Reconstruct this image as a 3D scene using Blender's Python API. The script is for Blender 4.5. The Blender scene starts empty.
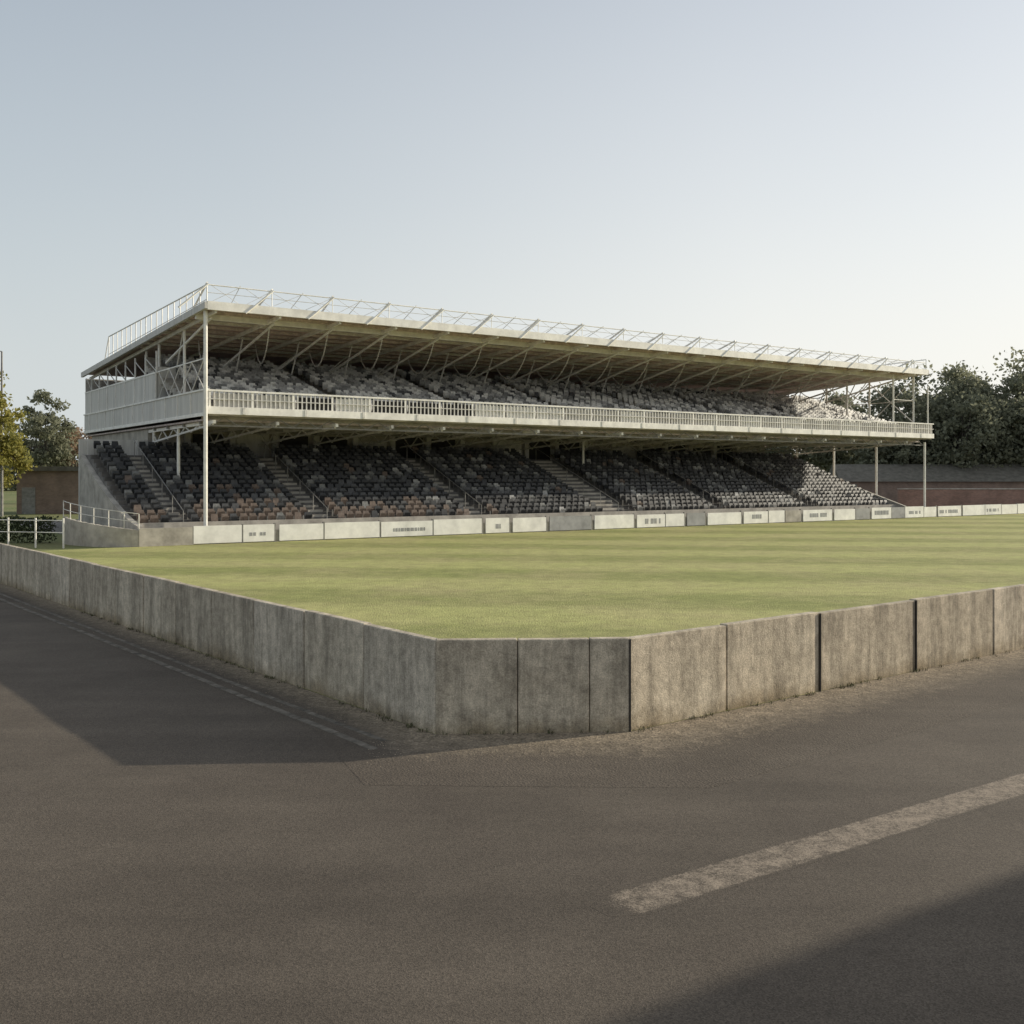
import bpy, math, random
import numpy as np
from mathutils import Vector, Matrix
random.seed(7); rng=np.random.default_rng(7)
S=bpy.context.scene
S.view_settings.view_transform='Standard'; S.view_settings.look='None'; S.view_settings.exposure=0; S.view_settings.gamma=1

# ---------------------------------------------------------------- materials
def new_mat(name,base,rough=0.8,var=0.25,scale=3.0,bump=0.0,bscale=40,metal=0.0,stretch=(1,1,1),spec=0.3):
    m=bpy.data.materials.new(name); m.use_nodes=True
    nt=m.node_tree; N=nt.nodes; L=nt.links; b=N['Principled BSDF']
    b.inputs['Roughness'].default_value=rough; b.inputs['Metallic'].default_value=metal
    b.inputs['Specular IOR Level'].default_value=spec
    tc=N.new('ShaderNodeTexCoord'); mp=N.new('ShaderNodeMapping'); mp.inputs['Scale'].default_value=stretch
    L.new(tc.outputs['Object'],mp.inputs['Vector'])
    n=N.new('ShaderNodeTexNoise'); n.inputs['Scale'].default_value=scale; n.inputs['Detail'].default_value=3; n.inputs['Roughness'].default_value=0.65
    L.new(mp.outputs[0],n.inputs['Vector'])
    r=N.new('ShaderNodeValToRGB'); r.color_ramp.elements[0].position=0.3; r.color_ramp.elements[1].position=0.7
    c=np.array(base[:3])
    r.color_ramp.elements[0].color=(*np.clip(c*(1-var),0,1),1); r.color_ramp.elements[1].color=(*np.clip(c*(1+var),0,1),1)
    L.new(n.outputs['Fac'],r.inputs['Fac']); L.new(r.outputs[0],b.inputs['Base Color'])
    if bump>0:
        n2=N.new('ShaderNodeTexNoise'); n2.inputs['Scale'].default_value=bscale; n2.inputs['Detail'].default_value=2
        L.new(tc.outputs['Object'],n2.inputs['Vector'])
        bp=N.new('ShaderNodeBump'); bp.inputs['Strength'].default_value=bump; bp.inputs['Distance'].default_value=0.02
        L.new(n2.outputs['Fac'],bp.inputs['Height']); L.new(bp.outputs[0],b.inputs['Normal'])
    return m

class G:
    """small node helper"""
    def __init__(s,name,rough=0.9):
        s.m=bpy.data.materials.new(name); s.m.use_nodes=True; s.nt=s.m.node_tree; s.N=s.nt.nodes; s.L=s.nt.links
        s.b=s.N['Principled BSDF']; s.b.inputs['Roughness'].default_value=rough; s.b.inputs['Specular IOR Level'].default_value=0.25
        s.tc=s.N.new('ShaderNodeTexCoord')
    def map(s,scale=(1,1,1),rot=(0,0,0),loc=(0,0,0)):
        mp=s.N.new('ShaderNodeMapping'); mp.inputs['Scale'].default_value=scale; mp.inputs['Rotation'].default_value=rot; mp.inputs['Location'].default_value=loc
        s.L.new(s.tc.outputs['Object'],mp.inputs['Vector']); return mp.outputs[0]
    def noise(s,scale,detail=5,rough=0.6,vec=None):
        n=s.N.new('ShaderNodeTexNoise'); n.inputs['Scale'].default_value=scale; n.inputs['Detail'].default_value=detail; n.inputs['Roughness'].default_value=rough
        s.L.new(vec if vec else s.tc.outputs['Object'],n.inputs['Vector']); return n.outputs['Fac']
    def ramp(s,fac,stops):
        r=s.N.new('ShaderNodeValToRGB'); e=r.color_ramp.elements
        while len(e)<len(stops): e.new(0.5)
        for el,(p,c) in zip(e,stops):
            el.position=p; el.color=(c,c,c,1) if not hasattr(c,'__len__') else (*c[:3],1)
        s.L.new(fac,r.inputs['Fac']); return r.outputs[0]
    def mix(s,a,b,fac=0.5,mode='MIX'):
        x=s.N.new('ShaderNodeMix'); x.data_type='RGBA'; x.blend_type=mode
        for inp,v in ((x.inputs[0],fac),(x.inputs[6],a),(x.inputs[7],b)):
            if isinstance(v,(int,float)): inp.default_value=v if inp==x.inputs[0] else (v,v,v,1)
            elif isinstance(v,tuple): inp.default_value=(*v[:3],1)
            else: s.L.new(v,inp)
        return x.outputs[2]
    def math(s,op,a,b=None,c=None):
        x=s.N.new('ShaderNodeMath'); x.operation=op
        for i,v in enumerate((a,b,c)):
            if v is None: continue
            if isinstance(v,(int,float)): x.inputs[i].default_value=v
            else: s.L.new(v,x.inputs[i])
        return x.outputs[0]
    def bump(s,h,strength=0.5,dist=0.01):
        bp=s.N.new('ShaderNodeBump'); bp.inputs['Strength'].default_value=strength; bp.inputs['Distance'].default_value=dist
        s.L.new(h,bp.inputs['Height']); s.L.new(bp.outputs[0],s.b.inputs['Normal'])
    def col(s,c): s.L.new(c,s.b.inputs['Base Color'])

def asphalt_color(g):
    big=g.noise(0.30,5,0.7); tracks=g.noise(0.6,3,0.6,g.map(rot=(0,0,-math.radians(34)),scale=(0.25,1.8,1)))
    fine=g.noise(150,1,0.8)
    vor=g.N.new('ShaderNodeTexVoronoi'); vor.inputs['Scale'].default_value=100; g.L.new(g.tc.outputs['Object'],vor.inputs['Vector'])
    c=g.ramp(big,[(0.3,(0.070,0.057,0.045)),(0.7,(0.110,0.091,0.072))])
    c=g.mix(c,g.ramp(tracks,[(0.3,0.86),(0.7,1.13)]),1.0,'MULTIPLY')
    c=g.mix(c,g.ramp(vor.outputs['Color'],[(0.1,0.5),(0.9,1.65)]),0.65,'MULTIPLY')
    h=g.mix(vor.outputs['Distance'],fine,0.5)
    return c,h
g=G('asphalt',0.88); c,h=asphalt_color(g); g.col(c); g.bump(h,0.35,0.010); M_asph=g.m
g=G('dirt_gravel',0.95)
ca,h=asphalt_color(g)
at=g.N.new('ShaderNodeAttribute'); at.attribute_name='wear'
a=g.noise(4,5,0.75); v=g.N.new('ShaderNodeTexVoronoi'); v.inputs['Scale'].default_value=40; g.L.new(g.tc.outputs['Object'],v.inputs['Vector'])
c=g.ramp(a,[(0.3,(0.16,0.13,0.092)),(0.7,(0.33,0.27,0.20))]); c=g.mix(c,g.ramp(v.outputs['Color'],[(0.1,0.5),(0.9,1.5)]),0.8,'MULTIPLY')
f=g.math('ADD',at.outputs['Fac'],g.math('MULTIPLY_ADD',g.noise(5,5,0.85),1.6,-0.8))
c=g.mix(ca,c,g.ramp(f,[(0.05,0.0),(0.85,1.0)])); g.col(c)
g.bump(g.mix(v.outputs['Distance'],a,0.5),0.7,0.014); M_verge=g.m
g=G('pitch_grass',0.9)
st=g.map(rot=(0,0,math.radians(6)))
w=g.N.new('ShaderNodeTexWave'); w.wave_type='BANDS'; w.bands_direction='Y'; w.inputs['Scale'].default_value=0.050; w.inputs['Distortion'].default_value=1.2; w.inputs['Detail'].default_value=2; w.inputs['Detail Scale'].default_value=0.3
g.L.new(st,w.inputs['Vector'])
n1=g.noise(0.25,4,0.7); n2=g.noise(25,2,0.8); n3=g.noise(1.6,4,0.7)
c=g.ramp(w.outputs['Fac'],[(0.25,(0.260,0.275,0.095)),(0.75,(0.375,0.375,0.145))])
c=g.mix(c,(0.42,0.36,0.19),g.ramp(n1,[(0.4,0.0),(0.8,0.75)]))
c=g.mix(c,g.ramp(n3,[(0.3,0.78),(0.7,1.18)]),0.9,'MULTIPLY')
c=g.mix(c,g.ramp(n2,[(0.3,0.6),(0.7,1.4)]),0.75,'MULTIPLY')
g.col(c); g.bump(n2,0.8,0.04); M_grass=g.m
g=G('rough_ground',0.95)
c=g.ramp(g.noise(0.08,4,0.7),[(0.35,(0.12,0.15,0.05)),(0.65,(0.18,0.18,0.08))]); c=g.mix(c,g.ramp(g.noise(8,3),[(0.3,0.7),(0.7,1.3)]),1.0,'MULTIPLY'); g.col(c); M_ground=g.m
def concrete_wall(name,ca,cb,off):
    g=G(name,0.92)
    ov=g.map(loc=off)
    blot=g.noise(1.1,5,0.75,ov); streak=g.noise(1.0,4,0.75,g.map(scale=(4.0,4.0,0.45),loc=off)); grit=g.noise(60,2,0.8); mott=g.noise(7,5,0.75,ov)
    sep=g.N.new('ShaderNodeSeparateXYZ'); g.L.new(g.tc.outputs['Object'],sep.inputs[0])
    c=g.ramp(blot,[(0.3,ca),(0.7,cb)])
    c=g.mix(c,g.ramp(streak,[(0.34,0.50),(0.58,1.08)]),0.8,'MULTIPLY')
    c=g.mix(c,g.ramp(mott,[(0.32,0.62),(0.6,1.12)]),0.85,'MULTIPLY')
    c=g.mix(c,g.ramp(grit,[(0.3,0.6),(0.7,1.35)]),0.75,'MULTIPLY')
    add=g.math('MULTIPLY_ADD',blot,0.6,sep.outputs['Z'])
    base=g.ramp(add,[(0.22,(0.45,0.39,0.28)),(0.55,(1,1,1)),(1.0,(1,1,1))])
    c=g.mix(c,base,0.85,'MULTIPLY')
    g.col(c); g.bump(g.mix(grit,mott,0.6),0.6,0.022); return g.m
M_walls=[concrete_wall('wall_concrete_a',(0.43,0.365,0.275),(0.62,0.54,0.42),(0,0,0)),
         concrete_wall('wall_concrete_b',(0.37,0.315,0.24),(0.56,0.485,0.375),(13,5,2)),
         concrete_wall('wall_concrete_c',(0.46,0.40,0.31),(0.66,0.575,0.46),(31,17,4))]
M_joint=new_mat('joint_dark',(0.05,0.045,0.04),0.95)
M_kerb=new_mat('old_kerb',(0.135,0.12,0.10),0.95,0.55,5,0.4,40)
M_conc=new_mat('stand_concrete',(0.40,0.37,0.325),0.9,0.3,1.5)
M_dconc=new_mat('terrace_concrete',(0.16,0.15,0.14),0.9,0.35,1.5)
M_white=new_mat('white_steel',(0.80,0.775,0.72),0.5,0.16,2.0)
M_wire=new_mat('galvanised_steel',(0.62,0.60,0.56),0.5,0.2,5.0,metal=0.1)
M_panel=new_mat('grey_cladding',(0.56,0.54,0.50),0.6,0.16,1.2,stretch=(3,3,0.3))
M_roof=new_mat('roof_soffit',(0.74,0.58,0.55),0.8,0.2,0.8)
M_rooft=new_mat('roof_sheet',(0.33,0.33,0.32),0.7,0.2,0.8)
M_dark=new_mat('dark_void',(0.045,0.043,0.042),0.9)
M_steel=new_mat('dark_steel',(0.24,0.23,0.215),0.6,0.3,4)
M_purl=new_mat('painted_purlin',(0.52,0.44,0.42),0.6,0.3,4)
M_board=new_mat('white_board',(0.80,0.785,0.74),0.6,0.14,1.5)
M_gboard=new_mat('grey_board',(0.30,0.30,0.30),0.7,0.25,1.5)
M_s=[new_mat('seat_black',(0.030,0.031,0.034),0.45,0.3,8,spec=0.4),new_mat('seat_slate',(0.062,0.063,0.066),0.45,0.3,8,spec=0.4),
     new_mat('seat_faded',(0.19,0.19,0.185),0.5,0.3,8),new_mat('seat_brown',(0.15,0.115,0.095),0.6,0.3,8),
     new_mat('seat_grey',(0.36,0.355,0.345),0.5,0.25,8),new_mat('seat_pale',(0.68,0.665,0.63),0.5,0.2,8)]
def brick(name,c1,c2):
    g=G(name,0.9)
    br=g.N.new('ShaderNodeTexBrick'); br.inputs['Scale'].default_value=1; br.inputs['Brick Width'].default_value=0.23; br.inputs['Row Height'].default_value=0.08; br.inputs['Mortar Size'].default_value=0.008
    br.inputs['Color1'].default_value=(*c1,1); br.inputs['Color2'].default_value=(*c2,1); br.inputs['Mortar'].default_value=(0.24,0.20,0.17,1)
    sp=g.N.new('ShaderNodeSeparateXYZ'); g.L.new(g.tc.outputs['Object'],sp.inputs[0]); ad=g.math('ADD',sp.outputs['X'],sp.outputs['Y'])
    cb=g.N.new('ShaderNodeCombineXYZ'); g.L.new(ad,cb.inputs['X']); g.L.new(sp.outputs['Z'],cb.inputs['Y']); g.L.new(cb.outputs[0],br.inputs['Vector'])
    c=g.mix(br.outputs['Color'],g.ramp(g.noise(0.8,4),[(0.3,0.7),(0.7,1.2)]),0.8,'MULTIPLY'); g.col(c); return g.m
M_brick=brick('red_brick',(0.38,0.22,0.165),(0.29,0.175,0.135)); M_bbrick=brick('brown_brick',(0.28,0.20,0.155),(0.22,0.155,0.125))
M_slate=new_mat('weathered_roof',(0.13,0.12,0.10),0.8,0.3,2)
M_glass=new_mat('window_glass',(0.03,0.035,0.04),0.1,0.1,2,spec=0.8)
g=G('worn_road_paint',0.88)
ca,h=asphalt_color(g)
mm=g.noise(7,5,0.8); ff=g.noise(70,2,0.8)
at=g.N.new('ShaderNodeAttribute'); at.attribute_name='wear'
f=g.math('ADD',g.math('MULTIPLY_ADD',mm,1.3,-0.65),g.math('MULTIPLY_ADD',ff,1.2,-0.6)); f=g.math('ADD',f,at.outputs['Fac'])
c=g.mix(ca,(0.33,0.27,0.21),g.ramp(f,[(0.25,0.0),(0.68,0.9)])); g.col(c); g.bump(h,0.35,0.010); M_paint=g.m

# ---------------------------------------------------------------- mesh builder
class MB:
    def __init__(s): s.v=[]; s.f=[]; s.mi=[]; s.mats=[]
    def m(s,mat):
        if mat not in s.mats: s.mats.append(mat)
        return s.mats.index(mat)
    def add(s,vs,fs,mat):
        o=len(s.v); s.v+= [tuple(p) for p in vs]; k=s.m(mat)
        for f in fs: s.f.append(tuple(i+o for i in f)); s.mi.append(k)
    BF=[(0,3,2,1),(4,5,6,7),(0,1,5,4),(1,2,6,5),(2,3,7,6),(3,0,4,7)]
    def box(s,x0,x1,y0,y1,z0,z1,mat):
        s.add([(x0,y0,z0),(x1,y0,z0),(x1,y1,z0),(x0,y1,z0),(x0,y0,z1),(x1,y0,z1),(x1,y1,z1),(x0,y1,z1)],MB.BF,mat)
    def beam(s,p,q,w,h,mat):
        p=Vector(p);q=Vector(q);d=(q-p).normalized(); up=Vector((0,0,1))
        if abs(d.z)>0.99: up=Vector((1,0,0))
        a=d.cross(up).normalized()*w/2; b=a.normalized().cross(d).normalized()*h/2
        vs=[p-a-b,p+a-b,p+a+b,p-a+b,q-a-b,q+a-b,q+a+b,q-a+b]
        s.add(vs,[(0,1,2,3),(7,6,5,4),(0,4,5,1),(1,5,6,2),(2,6,7,3),(3,7,4,0)],mat)
    def cyl(s,p,q,r,mat,n=8,r2=None):
        p=Vector(p);q=Vector(q);d=(q-p).normalized(); up=Vector((0,0,1)) if abs(d.z)<0.9 else Vector((1,0,0))
        a=d.cross(up).normalized(); b=d.cross(a); r2=r if r2 is None else r2
        vs=[p+(a*math.cos(t)+b*math.sin(t))*r for t in [2*math.pi*i/n for i in range(n)]]+[q+(a*math.cos(t)+b*math.sin(t))*r2 for t in [2*math.pi*i/n for i in range(n)]]
        s.add(vs,[(i,(i+1)%n,n+(i+1)%n,n+i) for i in range(n)]+[tuple(range(n))[::-1],tuple(range(n,2*n))],mat)
    def obj(s,name,parent=None,bevel=0):
        me=bpy.data.meshes.new(name); me.from_pydata(s.v,[],s.f)
        for m in s.mats: me.materials.append(m)
        me.polygons.foreach_set('material_index',s.mi); me.update()
        o=bpy.data.objects.new(name,me); S.collection.objects.link(o)
        if parent: o.parent=parent
        if bevel:
            b=o.modifiers.new('bevel','BEVEL'); b.width=bevel; b.segments=2
        return o
def empty(name,loc=(0,0,0),rz=0):
    e=bpy.data.objects.new(name,None); e.location=loc; e.rotation_euler=(0,0,rz); S.collection.objects.link(e); return e
def sheet(name,pts,z,mat):
    me=bpy.data.meshes.new(name); me.from_pydata([(p[0],p[1],z) for p in pts],[],[tuple(range(len(pts)))]); me.materials.append(mat)
    if me.polygons[0].normal.z<0: me.flip_normals()
    o=bpy.data.objects.new(name,me); S.collection.objects.link(o); return o

# ---------------------------------------------------------------- key layout
A=Vector((-0.89,12.07)); B=Vector((1.38,12.2)); dl=Vector((-0.618,0.786)); dr=Vector((0.786,0.618))
C0=Vector((-13.6,46.7)); U=Vector((0.826,0.564)); V=Vector((-0.564,0.826)); ANG=math.atan2(0.564,0.826)
def W(u,v): return C0+U*u+V*v
sheet('ground',[(-1500,-1500),(1500,-1500),(1500,1500),(-1500,1500)],0,M_ground)
no=Vector((-0.786,-0.618)); nr=Vector((0.618,-0.786))
sheet('road',[A+dl*75,A,B,B+dr*95,B+dr*95+nr*70,(20,-60),(-60,-60),A+dl*75+no*60],0.006,M_asph)
sheet('pitch',[A+dl*34,A,B,B+dr*85,W(92,-1.0),W(-5.0,-1.0)],0.012,M_grass)
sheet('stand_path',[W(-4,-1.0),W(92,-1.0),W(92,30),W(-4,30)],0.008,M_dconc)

# ---------------------------------------------------------------- perimeter wall
def panel(mb,p,q,h,n,th=0.13,gap=0.012):
    d=(q-p).normalized(); p2=p+d*gap; q2=q-d*gap
    ins=-n*th
    vs=[(*p2,-0.05),(*q2,-0.05),(*(q2+ins),-0.05),(*(p2+ins),-0.05)]
    vs+=[(v[0],v[1],h) for v in vs]
    mb.add(vs,MB.BF,random.choice(M_walls))
wall=MB()
H=1.1
def jit(a=0.006): return random.uniform(-a,a)
s=0
while s<62:
    l=1.66; a=A+dl*s; b=A+dl*(s+l); wob=no*jit(0.012); panel(wall,a+wob,b+wob,H+jit(0.008),no,gap=0.010); s+=l
ch=(B-A).normalized(); nch=Vector((ch.y,-ch.x))
panel(wall,A,A+ch*0.96,H,nch,gap=0.006); panel(wall,A+ch*0.96,A+ch*1.80,H-0.004,nch,gap=0.003); panel(wall,A+ch*1.80,B,H,nch,gap=0.004)
cuts=[0,1.73,3.69,6.13,8.5]
while cuts[-1]<80: cuts.append(cuts[-1]+2.4)
for i in range(len(cuts)-1):
    wob=nr*jit(0.01); panel(wall,B+dr*cuts[i]+wob,B+dr*cuts[i+1]+wob,H+jit(0.010),nr,gap=0.012)
core=MB()
def cseg(p,q,n):
    a=p-n*0.035; b=q-n*0.035; a2=p-n*0.10; b2=q-n*0.10
    vs=[(*a,-0.05),(*b,-0.05),(*b2,-0.05),(*a2,-0.05)]; vs+=[(v[0],v[1],H-0.03) for v in vs]; core.add(vs,MB.BF,M_joint)
cseg(A+dl*0.05,A+dl*62,no); cseg(A+ch*0.05,B-ch*0.05,nch); cseg(B+dr*0.05,B+dr*80,nr)
wp=empty('concrete_perimeter_wall')
for cpos in (0,3.69,6.13):
    p=B+dr*cpos+nr*0.004
    core.beam((p.x,p.y,0),(p.x,p.y,H-0.01),0.022,0.02,M_joint)
wall.obj('panels',wp,0.014); core.obj('joints',wp)

kb=MB()
for off,w in ((0.62,0.08),(0.88,0.10)):
    s=0.1 if off<0.7 else -0.15
    while s<60:
        a=A+dl*(s+0.01)+no*(off+jit(0.01)); b=A+dl*(s+0.90)+no*(off+jit(0.01))
        kb.beam((a.x,a.y,0.003),(b.x,b.y,0.003+jit()*0.5),w,0.020,M_kerb); s+=0.915
kb.obj('drainage_kerb',None,0.006)
def ragged(name,line,n,w0,z,mat,step=0.12,rows=6):
    cols=[]
    for i in range(len(line)-1):
        p,q,np_=line[i],line[i+1],n[i]; L=(q-p).length; k=max(2,int(L/step))
        for j in range(k):
            t=j/k; nn=np_ if i+1>=len(n) or i==len(line)-2 else np_.lerp(n[i+1],t)
            o=p.lerp(q,t); cols.append([o+nn*(w0(i,t)*r/rows) for r in range(rows+1)])
    nr_=rows+1; vs=[(p.x,p.y,z) for c in cols for p in c]
    fs=[(c*nr_+r,c*nr_+r+1,(c+1)*nr_+r+1,(c+1)*nr_+r) for c in range(len(cols)-1) for r in range(rows)]
    me=bpy.data.meshes.new(name); me.from_pydata(vs,[],fs); me.materials.append(mat)
    at=me.attributes.new('wear','FLOAT','POINT'); at.data.foreach_set('value',[1.75*(1-r/rows)-0.75 for c in cols for r in range(nr_)])
    o=bpy.data.objects.new(name,me); S.collection.objects.link(o); return o
ragged('gravel_verge',[A+dl*62,A,B,B+dr*75],[no,Vector((-0.30,-1.1)),Vector((0.25,-1.05)),nr],
       lambda i,t:[1.05+0.75*max(0,(t-0.97)/0.03),1.8+0.3*t,2.1][i],0.0075,M_verge)
st=MB()
M_stone=new_mat('loose_stone',(0.27,0.225,0.17),0.9,0.4,20)
def stone(x,y,r):
    vs=[]
    for dx,dy,dz in ((1,0,0),(0,1,0),(-1,0,0),(0,-1,0),(0,0,1)):
        vs.append((x+dx*r*random.uniform(.6,1.2),y+dy*r*random.uniform(.6,1.2),0.007+dz*r*random.uniform(.5,.9)))
    st.add(vs,[(0,1,4),(1,2,4),(2,3,4),(3,0,4)],M_stone)
for i in range(2600):
    s=random.uniform(0,1)**1.5*22; o=min(1.5,abs(random.gauss(0.2,0.45))); p=B+dr*s+nr*(o+0.02); stone(p.x,p.y,random.uniform(0.004,0.013))
for i in range(700):
    p=A.lerp(B,random.uniform(-0.3,1.1))+Vector((0,-1))*(abs(random.gauss(0.1,0.5))+0.03); stone(p.x,p.y,random.uniform(0.004,0.012))
for i in range(900):
    p=A+dl*random.uniform(0,14)+no*abs(random.gauss(0.05,0.3)); stone(p.x,p.y,random.uniform(0.004,0.012))
st.obj('loose_gravel')
wd=MB(); M_weed=new_mat('weed_leaf',(0.10,0.10,0.05),0.8,0.4,10)
def tuft(p,n):
    for i in range(random.randint(6,12)):
        a=random.uniform(0,6.28); l=random.uniform(0.02,0.07); o=Vector((p.x+random.gauss(0,.03),p.y+random.gauss(0,.03),0.006)); d=Vector((math.cos(a),math.sin(a),0))
        sd_=Vector((-d.y,d.x,0))*0.004; t1=o+d*l*0.35+Vector((0,0,l*0.7)); t2=o+d*l*0.8+Vector((0,0,l*0.9))
        wd.add([o-sd_,o+sd_,t1+sd_,t1-sd_,t2],[(0,1,2,3),(3,2,4)],M_weed)
for i in range(60): tuft(B+dr*random.uniform(0.1,16)+nr*random.uniform(0.03,0.08),nr)
for i in range(50): tuft(A+dl*random.uniform(0.1,14)+no*random.uniform(0.03,0.08),no)
for i in range(8): tuft(A+ch*random.uniform(0.1,2.2)+nch*random.uniform(0.03,0.07),nch)
wd.obj('weeds')
pa=Vector((0.60,7.16)); pd=Vector((0.826,0.564)); pn=Vector((0.564,-0.826))
k=400; rws=[-1,-.8,-.4,0,.4,.8,1]; vs=[];at_=[]
for i in range(k+1):
    t=i/k*32
    for r in rws:
        p=pa+pd*t+pn*(0.225*r*min(1,0.45+t*2.2)); vs.append((p.x,p.y,0.0068)); at_.append((0.50 if abs(r)<0.5 else 0.42 if abs(r)<0.9 else -0.15)-0.5*max(0,1-t/0.25)-0.10*math.exp(-t/1.5))
nr_=len(rws); me=bpy.data.meshes.new('road_marking')
me.from_pydata(vs,[],[(i*nr_+r,i*nr_+r+1,(i+1)*nr_+r+1,(i+1)*nr_+r) for i in range(k) for r in range(nr_-1)]); me.materials.append(M_paint)
a_=me.attributes.new('wear','FLOAT','POINT'); a_.data.foreach_set('value',at_)
if me.polygons[0].normal.z<0: me.flip_normals()
o=bpy.data.objects.new('road_marking',me); S.collection.objects.link(o)

# ---------------------------------------------------------------- grandstand
GS=empty('football_grandstand',(C0.x,C0.y,0),ANG)
LX=54.0; D=24.0
t=MB(); rows=17; rd=0.55; rr=0.22; z0=0.55
x0,x1=-3.0,50.0
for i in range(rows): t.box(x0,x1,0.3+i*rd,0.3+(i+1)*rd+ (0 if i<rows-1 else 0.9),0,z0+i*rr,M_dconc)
t.box(x0,x1,0.1,0.298,0,0.95,M_conc)
yb=0.3+rows*rd; zb=z0+(rows-1)*rr
def flank(mb,x,th,mat,e=1.5,ext=0.25):
    K=14; prof=[]
    for i in range(K+1):
        u=i/K; prof.append((-0.6+u*(yb+1.4),0.85+(zb+ext-0.85)*(u**e)))
    vs=[(x,y,0) for y,z in prof]+[(x,y,z) for y,z in prof]+[(x+th,y,0) for y,z in prof]+[(x+th,y,z) for y,z in prof]
    n=K+1; fs=[]
    for i in range(K): fs+=[(i,n+i,n+i+1,i+1),(2*n+i,2*n+i+1,3*n+i+1,3*n+i),(n+i,3*n+i,3*n+i+1,n+i+1)]
    fs+=[(0,2*n,3*n,n),(n-1,2*n-1,4*n-1,3*n-1)]
    mb.add(vs,fs,mat)
flank(t,x0-0.25,0.25,M_conc,1.35,0.0); flank(t,x1,0.25,M_conc,1.0)
aisles=[(-1.2,0.5),(5.6,0.8),(14.5,0.8),(23.3,2.2),(32.5,0.8),(41.0,0.8)]
for ax,aw in aisles:
    for i in range(rows-1):
        y=0.3+i*rd; zt=z0+i*rr
        t.box(ax,ax+aw,y+0.01,y+rd/2,zt,zt+rr/2,M_conc)
    t.cyl((ax+aw/2,0.6,z0+0.9),(ax+aw/2,yb-0.4,zb+0.9),0.02,M_steel,6)
    for i in range(0,rows,3): t.cyl((ax+aw/2,0.6+i*rd,z0+i*rr),(ax+aw/2,0.6+i*rd,z0+i*rr+0.9),0.02,M_steel,6)
t.obj('lower_terrace',GS)
def seat(mb,x,y,z,w,mat,tilt):
    hw=w/2; t_=0.03
    pb=[(y+0.10,z+0.36),(y+0.13,z+0.56),(y+0.17,z+0.72)]
    for (ya,za),(yc,zc) in zip(pb[:-1],pb[1:]):
        k=0.85 if zc>z+0.6 else 1
        mb.add([(x-hw,ya,za),(x+hw,ya,za),(x+hw*k,yc,zc),(x-hw*k,yc,zc),(x-hw,ya+t_,za),(x+hw,ya+t_,za),(x+hw*k,yc+t_,zc),(x-hw*k,yc+t_,zc)],
          [(0,1,2,3),(7,6,5,4),(3,2,6,7),(0,3,7,4),(1,5,6,2)],mat)
    ly,lz=(-0.30,0.02) if tilt else (-0.10,0.26)
    mb.add([(x-hw,y+0.08,z+0.36),(x+hw,y+0.08,z+0.36),(x+hw*.9,y+0.08+ly,z+0.36+lz),(x-hw*.9,y+0.08+ly,z+0.36+lz),
            (x-hw,y+0.08,z+0.32),(x+hw,y+0.08,z+0.32),(x+hw*.9,y+0.08+ly,z+0.32+lz),(x-hw*.9,y+0.08+ly,z+0.32+lz)],[(0,1,2,3),(7,6,5,4),(2,6,7,3),(0,3,7,4),(1,5,6,2)],mat)
    mb.add([(x-0.03,y+0.06,z),(x+0.03,y+0.06,z),(x+0.03,y+0.06,z+0.34),(x-0.03,y+0.06,z+0.34)],[(0,1,2,3)],M_steel)
ls=MB()
for i in range(rows):
    y=0.3+i*rd+0.22; z=z0+i*rr; x=x0+0.35
    while x<x1-0.3:
        if not any(ax-0.22<x<ax+aw+0.22 for ax,aw in aisles):
            r=random.random(); rust=0.65 if (i<2 and x<16) else (0.40 if (i<4 and x<12) else 0.25 if (i<7 and x<4) else 0.02)
            m=M_s[3] if random.random()<rust else (M_s[0] if r<0.55 else M_s[1] if r<0.85 else M_s[2] if r<0.97 else M_s[4])
            seat(ls,x+random.uniform(-.02,.02),y+random.uniform(-.03,.03),z,0.34,m,random.random()<0.15)
        x+=0.45
ls.obj('lower_seats',GS)
up=MB(); urows=18; ud=0.56; ur=0.172; uz=5.95; uy=0.9
up.box(0,LX,-0.05,0.88,5.72,5.90,M_conc)
for i in range(urows):
    up.box(0.15,LX-0.15,uy+i*ud,uy+(i+1)*ud,uz+i*ur-0.35,uz+i*ur,M_conc)
yb2=uy+urows*ud; zb2=uz+(urows-1)*ur
up.box(0.15,LX-0.15,yb2,D-0.2,5.70,5.88,M_dconc)
up.box(0.2,LX-0.2,yb2+0.01,yb2+0.2,5.9,zb2+0.5,M_conc)
up.box(0.02,LX-0.02,0.9,D-0.2,5.52,5.60,M_purl)
up.obj('upper_terrace',GS)
us=MB()
for i in range(urows):
    y=uy+i*ud+0.24; z=uz+i*ur; x=0.6
    while x<LX-0.4:
        if (x%7.2)>0.9:
            r=random.random()
            m=M_s[5] if r<0.46 else M_s[4] if r<0.76 else M_s[2] if r<0.92 else M_s[1]
            seat(us,x+random.uniform(-.03,.03),y,z,0.34,m,random.random()<0.25)
        x+=0.45
us.obj('upper_seats',GS)
ss=MB()
k=0; x=0.3
while x<LX:
    ss.beam((x,0.1,5.45),(x,yb+1.0,5.38),0.14,0.16,M_white if k%2==0 else M_wire)
    ss.beam((x,0.3,5.35),(x,yb+0.9,4.75),0.09,0.09,M_wire)
    for j in range(5):
        ya=0.6+j*1.9; ss.beam((x,ya,5.36),(x,ya+0.95,5.30-(ya+0.95)*0.06),0.05,0.05,M_wire); ss.beam((x,ya+0.95,5.30-(ya+.95)*0.06),(x,ya+1.9,5.36),0.05,0.05,M_wire)
    x+=3.0; k+=1
for y in (1.6,4.2,6.8,9.2): ss.beam((0.1,y,5.44),(LX-0.1,y,5.44),0.12,0.14,M_steel)
x=0.2
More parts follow.
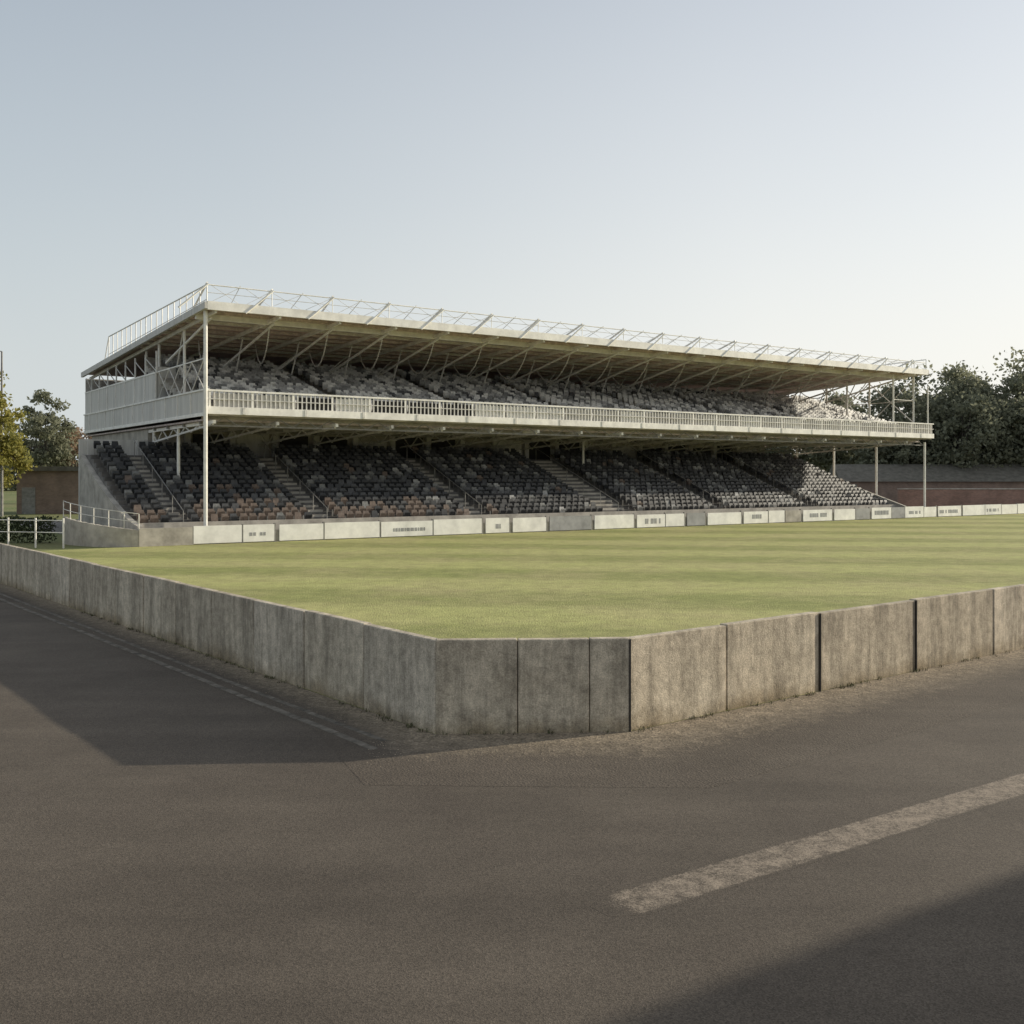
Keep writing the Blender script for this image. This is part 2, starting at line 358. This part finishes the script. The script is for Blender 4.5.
while x<LX-1.3:
    ss.beam((x,0.35,5.30),(x+0.65,0.35,5.66),0.035,0.035,M_steel); ss.beam((x+0.65,0.35,5.66),(x+1.3,0.35,5.30),0.035,0.035,M_steel); x+=1.3
ss.beam((0.1,0.35,5.28),(LX-0.1,0.35,5.28),0.06,0.06,M_steel)
ss.cyl((-0.25,-0.35,0),(-0.25,-0.35,10.35),0.09,M_white,12)
for (cx,cy) in ((0.3,5.5),(0.3,9.8),(LX-0.3,0.3),(LX-0.3,4.5),(LX-0.3,8.5),(LX-3.2,9.8),(27,7.2)):
    ss.cyl((cx,cy,0),(cx,cy,5.5),0.08,M_white,10)
for (cx,cy,ct) in ((LX-1.8,0.2,10.3),(LX-1.8,4.0,10.1),(LX-4.2,0.2,10.3),(LX-4.2,4.2,10.1),(LX-1.8,8.0,9.9),(0.2,4.2,10.1),(0.2,8.5,9.9)):
    ss.cyl((cx,cy,5.8),(cx,cy,ct),0.07,M_white,8)
ss.cyl((LX-0.5,-0.1,5.8),(LX-0.5,-0.1,9.6),0.05,M_white,8)
for cy in (0.2,4.0): 
    ss.cyl((LX-1.8,cy,6.9),(LX-1.8,cy+3.8,10.0),0.035,M_wire,6); ss.cyl((LX-1.8,cy,10.1),(LX-1.8,cy+3.8,6.9),0.035,M_wire,6)
ss.cyl((LX-4.2,0.2,8.5),(LX-1.8,0.2,8.5),0.03,M_wire,6); ss.cyl((LX-1.8,0.2,8.5),(LX-1.8,8,8.5),0.03,M_wire,6)
ss.obj('steel_frame',GS)
rb=MB()
rb.box(0.2,LX-6,yb+1.0,D-0.4,0,5.5,M_conc)
x=-3.2
rb.box(-3.25,0.19,yb+0.95,yb+1.15,0,4.9,M_panel)
while x<LX-7:
    rb.box(x+0.3,x+0.62,yb+0.72,yb+0.948,zb-0.3,5.5 if x>0 else 4.9,M_panel)
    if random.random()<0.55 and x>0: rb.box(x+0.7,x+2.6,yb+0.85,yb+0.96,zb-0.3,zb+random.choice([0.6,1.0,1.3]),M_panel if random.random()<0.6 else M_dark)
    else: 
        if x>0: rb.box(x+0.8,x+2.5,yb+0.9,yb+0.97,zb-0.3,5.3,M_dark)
    x+=2.5
for i in range(4):
    y=yb+2.5+i*3; rb.box(0.17,0.198,y,y+1.6,3.4,4.7,M_glass)
rb.obj('rear_block',GS)
pf=MB()
pf.box(-0.1,LX+0.1,-0.22,-0.06,5.78,6.12,M_white)
pf.box(-0.1,LX+0.1,-0.20,-0.10,6.80,6.88,M_white)
pf.box(-0.1,LX+0.1,-0.18,-0.12,6.44,6.48,M_wire)
x=0; k=0
while x<LX+0.05:
    tall=(k%9==0); hw=0.05 if tall else 0.03
    pf.box(x-hw,x+hw,-0.17,-0.13,6.121,6.80,M_white if tall else M_wire); x+=0.22; k+=1
x=0.2
while x<LX-2:
    pr=0.15 if x<14 else 0.80
    if random.random()<pr: pf.box(x,x+1.9,-0.09,-0.05,6.14,6.72,random.choice([M_panel,M_board,M_panel]))
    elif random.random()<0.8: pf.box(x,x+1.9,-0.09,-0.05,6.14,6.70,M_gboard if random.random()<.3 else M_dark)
    x+=1.98
x=1.5
while x<LX: pf.box(x,x+0.12,-0.245,-0.222,5.80,6.10,M_wire); x+=3.0
pf.box(-0.15,-0.02,-0.1,D,5.78,6.84,M_panel); pf.box(-0.2,0.02,-0.1,D+0.05,6.84,6.92,M_white); pf.box(-0.19,-0.152,-0.1,D,5.70,5.86,M_white)
y=0
while y<D: pf.box(-0.185,-0.153,y,y+0.06,5.861,6.84,M_white); y+=2.05
pf.box(-0.10,-0.03,8.0,D,6.92,8.25,M_panel); pf.box(-0.13,0.0,8.0,D,8.25,8.33,M_white)
pf.box(0.0,3.5,8.0,8.1,6.2,8.6,M_panel)
y=8
while y<D: 
    pf.box(-0.135,-0.103,y,y+0.07,6.92,8.25,M_white); 
    pf.box(-0.10,-0.03,y,y+0.07,8.331,9.4 if y<20 else 9.1,M_white)
    pf.beam((-0.07,y,8.35),(-0.07,min(D-.2,y+2.05),9.2),0.04,0.04,M_wire); y+=2.05
for y in (0.4,2.2,4.0,5.8): pf.beam((-0.07,y,6.92),(-0.07,y+1.8,8.3),0.035,0.035,M_wire); pf.beam((-0.07,y,8.3),(-0.07,y+1.8,6.92),0.035,0.035,M_wire)
pf.beam((-0.07,0,8.3),(-0.07,8,8.3),0.05,0.05,M_white)
pf.box(LX+0.02,LX+0.12,0,10,5.78,6.84,M_panel)
pf.box(-0.1,LX,D-0.15,D,5.6,9.2,M_panel)
pf.obj('balcony_parapet',GS)
rf=MB()
zf,zk=10.55,9.40; yf=-0.7; DR=23.6
def rz(y): return zf+(zk-zf)*(y-yf)/(D-yf)
XL,XR=-0.3,LX-1.6
zkk=rz(DR)
vs=[(XL,yf,zf),(XR,yf,zf),(XR,DR,zkk),(XL,DR,zkk),(XL,yf,zf+.1),(XR,yf,zf+.1),(XR,DR,zkk+.1),(XL,DR,zkk+.1)]
rf.add(vs[:4],[(0,3,2,1)],M_roof); rf.add(vs,[(4,5,6,7)],M_rooft)
rf.box(XL-0.02,XR+0.02,yf-0.16,yf-0.002,zf-0.22,zf+0.16,M_white)
rf.beam((XL-0.08,yf-0.16,zf-0.03),(XL-0.08,DR,zkk-0.03),0.14,0.30,M_panel)
rf.beam((XR+0.08,yf-0.16,zf-0.03),(XR+0.08,DR,zkk-0.03),0.14,0.30,M_panel)
for i in range(1,11):
    y=yf+i*1.15
    rf.beam((XL,y,rz(y)-0.10),(XR,y,rz(y)-0.10),0.08,0.14,M_purl if i%3 else M_wire)
rf.beam((XL,yf+1.6,rz(yf+1.6)-0.22),(XR,yf+1.6,rz(yf+1.6)-0.22),0.16,0.26,M_white)
x=0.1; k=0
while x<XR:
    rf.beam((x,yf,zf-0.24),(x,DR,zkk-0.24),0.10,0.16,M_white)
    yb_=7.4; zs=uz+(yb_-uy)/ud*ur+0.3
    rf.cyl((x+0.15,0.4,rz(0.4)-0.34),(x+0.15,yb_,zs+0.5),0.06,M_white,8)
    rf.cyl((x+0.15,4.6,rz(4.6)-0.33),(x+0.15,5.6,8.35),0.04,M_wire,6)
    rf.cyl((x+0.15,yb2+0.1,rz(yb2)-0.3),(x+0.15,yb2+0.1,zb2),0.06,M_white,8)
    rf.cyl((x+0.15,yb_+0.1,zs+0.6),(x+1.6,yb_+1.0,rz(8)-0.33),0.035,M_wire,6)
    prev=None
    for j in range(9):
        u=j/8; p=(x+0.15+1.35*u,1.0+5.5*u,rz(1+5.5*u)-0.35-1.35*math.sin(math.pi*u)**0.8)
        if prev: rf.cyl(prev,p,0.032,M_wire,5)
        prev=p
    x+=3.0; k+=1
rf.obj('roof',GS)
rr_=MB(); zt=11.45
rr_.cyl((XL,yf,zt),(XR,yf,zt-0.25),0.028,M_white,6); rr_.cyl((XL,yf,zf+0.55),(XR,yf,zf+0.5),0.014,M_wire,5)
x=XL; k=0
while x<XR-0.2:
    sag=-0.25*(x/XR); q=random.uniform(-0.25,0.25)
    if k%2==0: rr_.cyl((x,yf,zf+0.1),(x,yf,zt+sag),0.02,M_white,6)
    rr_.cyl((x,yf-0.05,zt+sag+0.08),(x-0.1+q,yf+2.4,rz(yf+2.4)+0.1),0.05 if k%2==0 else 0.018,M_white,6)
    if k%2==0: rr_.cyl((x,yf-0.18,zt+sag),(x-1.3,yf-0.18,zf-0.25),0.045,M_white,6)
    rr_.cyl((x+q,yf,zt+sag),(x+1.5,yf,zf+0.14),0.010,M_wire,4); rr_.cyl((x+1.5,yf,zt+sag),(x+q,yf,zf+0.14),0.010,M_wire,4)
    x+=1.5; k+=1
ye=17.0
for XX in (XL,XR):
    rr_.cyl((XX,yf,zt),(XX,ye,11.1),0.035,M_white,6); rr_.cyl((XX,yf,zf+0.25),(XX,ye,rz(ye)+0.35),0.02,M_wire,5)
    y=yf
    while y<=ye+0.1:
        rr_.cyl((XX,y,rz(y)+0.1),(XX,y,zt+(11.1-zt)*(y-yf)/(ye-yf)),0.028,M_white,6); y+=(ye-yf)/18
    rr_.cyl((XX,ye,11.1),(XX,ye+1.0,rz(ye+1)+0.1),0.03,M_white,6)
rr_.obj('roof_railing',GS)

# ---------------------------------------------------------------- pitch side barrier boards
bb=empty('pitchside_barrier',(C0.x,C0.y,0),ANG); b1=MB()
x=-1.0; k=0
while x<88:
    l=random.choice([1.5,2.2,2.9]); r=random.random()
    m=M_board if r<0.84 else M_gboard if r<0.93 else M_conc
    if x<3: m=M_board
    if 5.5<x<8: m=M_conc
    b1.box(x,x+l-0.05,-1.06,-1.0,0.05,0.80+random.uniform(-0.03,0.03),m)
    if m is M_board and random.random()<0.4:
        c0=x+random.uniform(0.15,0.8); zl=random.uniform(0.22,0.34); zh=zl+random.uniform(0.15,0.3)
        while c0<x+l-0.5:
            cw_=random.uniform(0.06,0.18); b1.box(c0,c0+cw_,-1.068,-1.062,zl,zh,M_gboard); c0+=cw_+random.choice([0.05,0.05,0.2])
    b1.box(x+l-0.05,x+l+0.03,-1.05,-0.95,0,0.86,M_steel)
    x+=l+ (random.choice([0.02,0.05,0.2]))
b1.box(-1.0,90,-0.96,-0.88,0,0.55,M_conc)
b1.box(-3.3,-1.0,-1.05,-0.85,0,0.78,M_conc)
b1.obj('boards',bb)
cw=empty('curved_retaining_wall',(C0.x,C0.y,0),ANG); c1=MB()
prev=None
for i in range(13):
    a=i/12*math.pi/2; x=-3.3-2.2*math.sin(a); y=-1.0+ 4.0*(1-math.cos(a)); zz=0.70+0.5*(i/12)
    if prev: 
        c1.add([(prev[0],prev[1],0),(x,y,0),(x,y,zz),(prev[0],prev[1],prev[2]),(prev[0]+.1,prev[1]+.2,0),(x+.2,y+.1,0),(x+.2,y+.1,zz),(prev[0]+.1,prev[1]+.2,prev[2])],[(0,1,2,3),(7,6,5,4),(3,2,6,7),(1,5,6,2),(0,3,7,4)],M_conc)
    prev=(x,y,zz)
    if i%2==0: c1.cyl((x,y,zz),(x,y,zz+0.7),0.022,M_wire,6)
    if i<12:
        a2=(i+1)/12*math.pi/2; x2=-3.3-2.2*math.sin(a2); y2=-1.0+4.0*(1-math.cos(a2)); z2=0.70+0.5*((i+1)/12)
        for hh in (0.7,0.35): c1.cyl((x,y,zz+hh),(x2,y2,z2+hh),0.016,M_wire,6)
c1.obj('wall_and_rail',cw)
fe=empty('white_post_fence'); f1=MB()
p0=Vector((-18.6,43.2)); p1=Vector((-33,47))
for i in range(12):
    p=p0.lerp(p1,i/11); f1.cyl((p.x,p.y,0),(p.x,p.y,1.25),0.04,M_white,8)
for hh in (0.65,1.15): f1.cyl((p0.x,p0.y,hh),(p1.x,p1.y,hh),0.02,M_white,6)
f1.obj('posts_and_rails',fe)
lp=MB(); lp.cyl((-37.7,77,0),(-37.7,77,12.2),0.11,M_steel,10,0.06); lp.beam((-37.7,77,12.2),(-38.6,76.8,12.35),0.06,0.06,M_steel); lp.box(-39.1,-38.5,76.6,76.95,12.28,12.42,M_steel)
lp.obj('street_lamp')

# ---------------------------------------------------------------- buildings
def building(name,cx,cy,rz_,L,Wd,Hh,roof='flat',roofh=1.5,win=(-1,1),wallmat=M_brick):
    e=empty(name,(cx,cy,0),rz_); b=MB(); b.box(-L/2,L/2,-Wd/2,Wd/2,0,Hh,wallmat); b.obj('walls',e)
    w=MB()
    n=max(1,int(L/3.2)); stor=max(1,int(Hh/3))
    for sidx in range(stor):
        zb_=0.9+sidx*2.9
        for i in range(n):
            x=-L/2+(i+0.5)*L/n
            for sg in win:
                y=sg*(Wd/2)
                ya,yb__=(y-0.03,y-0.002) if sg<0 else (y+0.002,y+0.03)
                zt_=min(zb_+1.3,Hh-0.3)
                w.box(x-0.6,x+0.6,ya,yb__,zb_,zt_,M_glass)
                w.box(x-0.7,x+0.7,min(ya,yb__)-0.05,max(ya,yb__)+0.05,zb_-0.1,zb_-0.002,M_conc)
                w.box(x-0.68,x-0.602,ya-0.02,yb__+0.02,zb_,zt_,M_steel); w.box(x+0.602,x+0.68,ya-0.02,yb__+0.02,zb_,zt_,M_steel)
                w.box(x-0.03,x+0.03,ya-0.02,yb__+0.02,zb_,zt_,M_steel)
    w.box(-L/2+0.4,-L/2+1.4,-Wd/2-0.04,-Wd/2-0.003,0,2.1,M_steel)
    w.obj('windows_and_door',e)
    r=MB()
    if roof=='flat':
        r.box(-L/2-0.3,L/2+0.3,-Wd/2-0.3,Wd/2+0.3,Hh+0.002,Hh+0.35,M_slate)
    else:
        o=0.35; vs=[(-L/2-o,-Wd/2-o,Hh+.002),(L/2+o,-Wd/2-o,Hh+.002),(L/2+o,Wd/2+o,Hh+.002),(-L/2-o,Wd/2+o,Hh+.002),(-L/2-o,0,Hh+roofh),(L/2+o,0,Hh+roofh)]
        r.add(vs,[(0,1,5,4),(2,3,4,5),(0,4,3),(1,2,5),(0,3,2,1)],M_slate)
    r.obj('roof',e); return e
building('brick_clubhouse',-35.5,86,math.radians(8),8,7,3.4,win=(1,),wallmat=M_bbrick)
building('brick_pavilion',66,114,math.radians(-4),60,7,2.4,'pitch',1.9,win=(1,),wallmat=M_bbrick)
SD=Vector((0.925,0.38)).normalized()
el=math.radians(17.6); HB=6.0; ED=Vector((0.84,0.55)).normalized(); EP=Vector((ED.y,-ED.x))
off=SD*((HB+0.35)/math.tan(el))
far_c=Vector((3.9,7.93))+ED*3+off
LB=15.0; ctr=far_c-ED*LB/2+EP*4.5
building('brick_house',ctr.x,ctr.y,math.atan2(ED.y,ED.x),LB-0.6,8.4,HB,'flat')
bw=MB(); bw.box(36,130,97,97.3,0,1.75,M_brick); bw.box(36,130,96.95,97.35,1.752,1.85,M_conc); bw.obj('brick_boundary_wall')

# ---------------------------------------------------------------- trees
def leafmat(name,c1,c2):
    g=G(name,0.6); oi=g.noise(0.7,3,0.7)
    c=g.ramp(oi,[(0.3,c1),(0.7,c2)]); g.col(c)
    tr=g.N.new('ShaderNodeBsdfTranslucent'); g.L.new(c,tr.inputs[0]); ms=g.N.new('ShaderNodeMixShader'); ms.inputs[0].default_value=0.5
    out=g.N['Material Output']; g.L.new(g.b.outputs[0],ms.inputs[1]); g.L.new(tr.outputs[0],ms.inputs[2]); g.L.new(ms.outputs[0],out.inputs[0]); return g.m
ML_green=leafmat('leaves_hazy_green',(0.17,0.18,0.13),(0.27,0.275,0.185)); ML_yel=leafmat('leaves_yellow_green',(0.20,0.21,0.06),(0.38,0.33,0.09))  # plain green carries distance haze in its colour, paled and greyed
ML_brown=leafmat('leaves_autumn',(0.24,0.18,0.13),(0.38,0.27,0.18)); ML_hedge=leafmat('leaves_hedge',(0.045,0.06,0.03),(0.085,0.10,0.05)); M_bark=new_mat('bark',(0.13,0.115,0.10),0.95,0.35,8,stretch=(3,3,0.5))
def leaves(P,rs,ls,mat,name,parent=None):
    n=len(P); a=rs.normal(size=(n,3)); a/=np.linalg.norm(a,axis=1)[:,None]; b=np.cross(a,rs.normal(size=(n,3))); b/=np.linalg.norm(b,axis=1)[:,None]
    sz=ls*rs.uniform(0.6,1.3,size=(n,1)); Vv=np.stack([P-a*sz,P-b*sz*0.6,P+a*sz,P+b*sz*0.6],1).reshape(-1,3)
    me=bpy.data.meshes.new(name); me.from_pydata(Vv.tolist(),[],[(4*i,4*i+1,4*i+2,4*i+3) for i in range(n)]); me.materials.append(mat)
    o=bpy.data.objects.new(name,me); S.collection.objects.link(o); o.parent=parent; return o
def tree(name,x,y,h,cw,mat,nl=9000,ls=0.16,base=0.28,clumps=46,seed=0):
    rs=np.random.default_rng(seed); R=random.Random(seed); e=empty(name,(x,y,0)); t=MB()
    th=h*base; r0=h*0.022; top=Vector((R.uniform(-.3,.3),R.uniform(-.3,.3),h*0.8))
    mid=Vector((0.1,0.05,th)); t.cyl((0,0,-0.1),mid,r0*1.25,M_bark,10,r0*0.9); t.cyl(mid,top,r0*0.9,M_bark,8,r0*0.15)
    cs=[]
    for i in range(clumps):
        u=rs.normal(size=3); u/=np.linalg.norm(u); rr=rs.uniform(0.25,1.0)**0.5
        zc=th+(h-th)*0.52; p=np.array([u[0]*cw/2*rr,u[1]*cw/2*rr,zc+u[2]*(h-th)*0.47*rr])
        w=1-0.30*max(0,(p[2]-zc)/((h-th)*0.5)); p[0]*=w;p[1]*=w
        cs.append((p,cw*rs.uniform(0.08,0.16)))
        if i%2==0:
            s=mid.lerp(top,R.uniform(0,0.8)); t.cyl(s,p,r0*0.3,M_bark,5,r0*0.06)
    t.obj('trunk_and_limbs',e)
    per=nl//clumps; P=[]
    for p,r in cs:
        k=int(per*rs.uniform(0.6,1.4)); d=rs.normal(size=(k,3)); d/=np.linalg.norm(d,axis=1)[:,None]; rad=r*rs.uniform(0.2,1.25,size=(k,1)); P.append(p+d*rad*np.array([1.25,1.25,0.85]))
    leaves(np.vstack(P),rs,ls,mat,'foliage',e)
tree('maple_tree',-38.6,77.5,10.4,5.4,ML_yel,8000,0.15,0.16,54,1)
tree('oak_tree',-50.5,112,12.0,6.4,ML_green,7000,0.2,0.12,60,2)
tree('beech_tree',-48.0,116,9.0,6.0,ML_brown,4500,0.2,0.10,40,3)
spec=[(47,122,15.5,12),(56,128,16.5,12),(61,122,17.5,13),(69,130,19.5,14),(78,120,18,12),(40,128,13,11),(88,126,18,13),(58,118,12,11),(66,117,13,11),(51,118,13,10),(33,132,12,11),(44,119,10,8),(53,124,16.5,11)]
for i,(x,y,h,w) in enumerate(spec): tree('oak_tree',x,y,h,w,ML_green,8500,0.27,0.08,84,10+i)
rs=np.random.default_rng(5); n=9000; u=rs.uniform(0,1,n); q0=np.array([-20.5,46.5]); q1=np.array([-36,51.0]); pp=q0+(q1-q0)*u[:,None]; q=rs.uniform(-0.4,0.4,n); zz=rs.uniform(0,1,n)**0.7*1.15+0.06*np.sin(u*60)
leaves(np.stack([pp[:,0]+q*0.3,pp[:,1]+q,zz],1),rs,0.07,ML_hedge,'hedge')
rs=np.random.default_rng(99); n=22000; th=rs.uniform(-1.2,1.2,n); R_=rs.uniform(230,250,n); hz=9+3*np.sin(th*23)+2.5*np.sin(th*61+1); zz=rs.uniform(0,1,n)**0.8*hz
leaves(np.stack([np.sin(th)*R_,np.cos(th)*R_,zz],1),rs,1.3,ML_green,'distant_tree_line')

# ---------------------------------------------------------------- light
az=math.atan2(SD.x,SD.y)
sd=Vector((math.sin(az)*math.cos(el),math.cos(az)*math.cos(el),math.sin(el)))
L=bpy.data.lights.new('sun','SUN'); L.energy=5.0; L.angle=math.radians(0.6); L.color=(1,0.91,0.74)
lo=bpy.data.objects.new('sun',L); lo.rotation_euler=sd.to_track_quat('Z','Y').to_euler(); S.collection.objects.link(lo)
w=bpy.data.worlds.new('World'); S.world=w; w.use_nodes=True; nt=w.node_tree; bg=nt.nodes['Background']
class WG(G):
    def __init__(s,nt): s.nt=nt; s.N=nt.nodes; s.L=nt.links; s.tc=s.N.new('ShaderNodeTexCoord')
g=WG(nt)
sk=nt.nodes.new('ShaderNodeTexSky'); sk.sky_type='NISHITA'; sk.sun_disc=False; sk.sun_elevation=el; sk.sun_rotation=az; sk.air_density=1.0; sk.dust_density=1.4; sk.ozone_density=1.0
vn=g.N.new('ShaderNodeVectorMath'); vn.operation='NORMALIZE'; g.L.new(g.tc.outputs['Generated'],vn.inputs[0])
sp=g.N.new('ShaderNodeSeparateXYZ'); g.L.new(vn.outputs[0],sp.inputs[0])
dt=g.N.new('ShaderNodeVectorMath'); dt.operation='DOT_PRODUCT'; g.L.new(vn.outputs[0],dt.inputs[0]); dt.inputs[1].default_value=sd
STR=0.14
toward=g.ramp(dt.outputs['Value'],[(0.0,0.0),(0.20,0.18),(0.60,0.85),(1.0,1.0)])
hz=g.mix((0.66/STR,0.70/STR,0.71/STR),(0.98/STR,0.96/STR,0.91/STR),toward)
fac=g.ramp(sp.outputs['Z'],[(0.0,0.97),(0.10,0.88),(0.25,0.66),(0.42,0.47),(1.0,0.50)])
bgc=g.mix(sk.outputs[0],hz,fac)
g.L.new(bgc,bg.inputs[0]); bg.inputs[1].default_value=STR

# ---------------------------------------------------------------- camera
cam=bpy.data.cameras.new('camera'); cam.sensor_width=36; cam.lens=36*1042/1024; cam.shift_y=-36/1024; cam.clip_end=4000
co=bpy.data.objects.new('camera',cam); co.location=(0,0,3.0); co.rotation_euler=(math.radians(90),0,0); S.collection.objects.link(co); S.camera=co
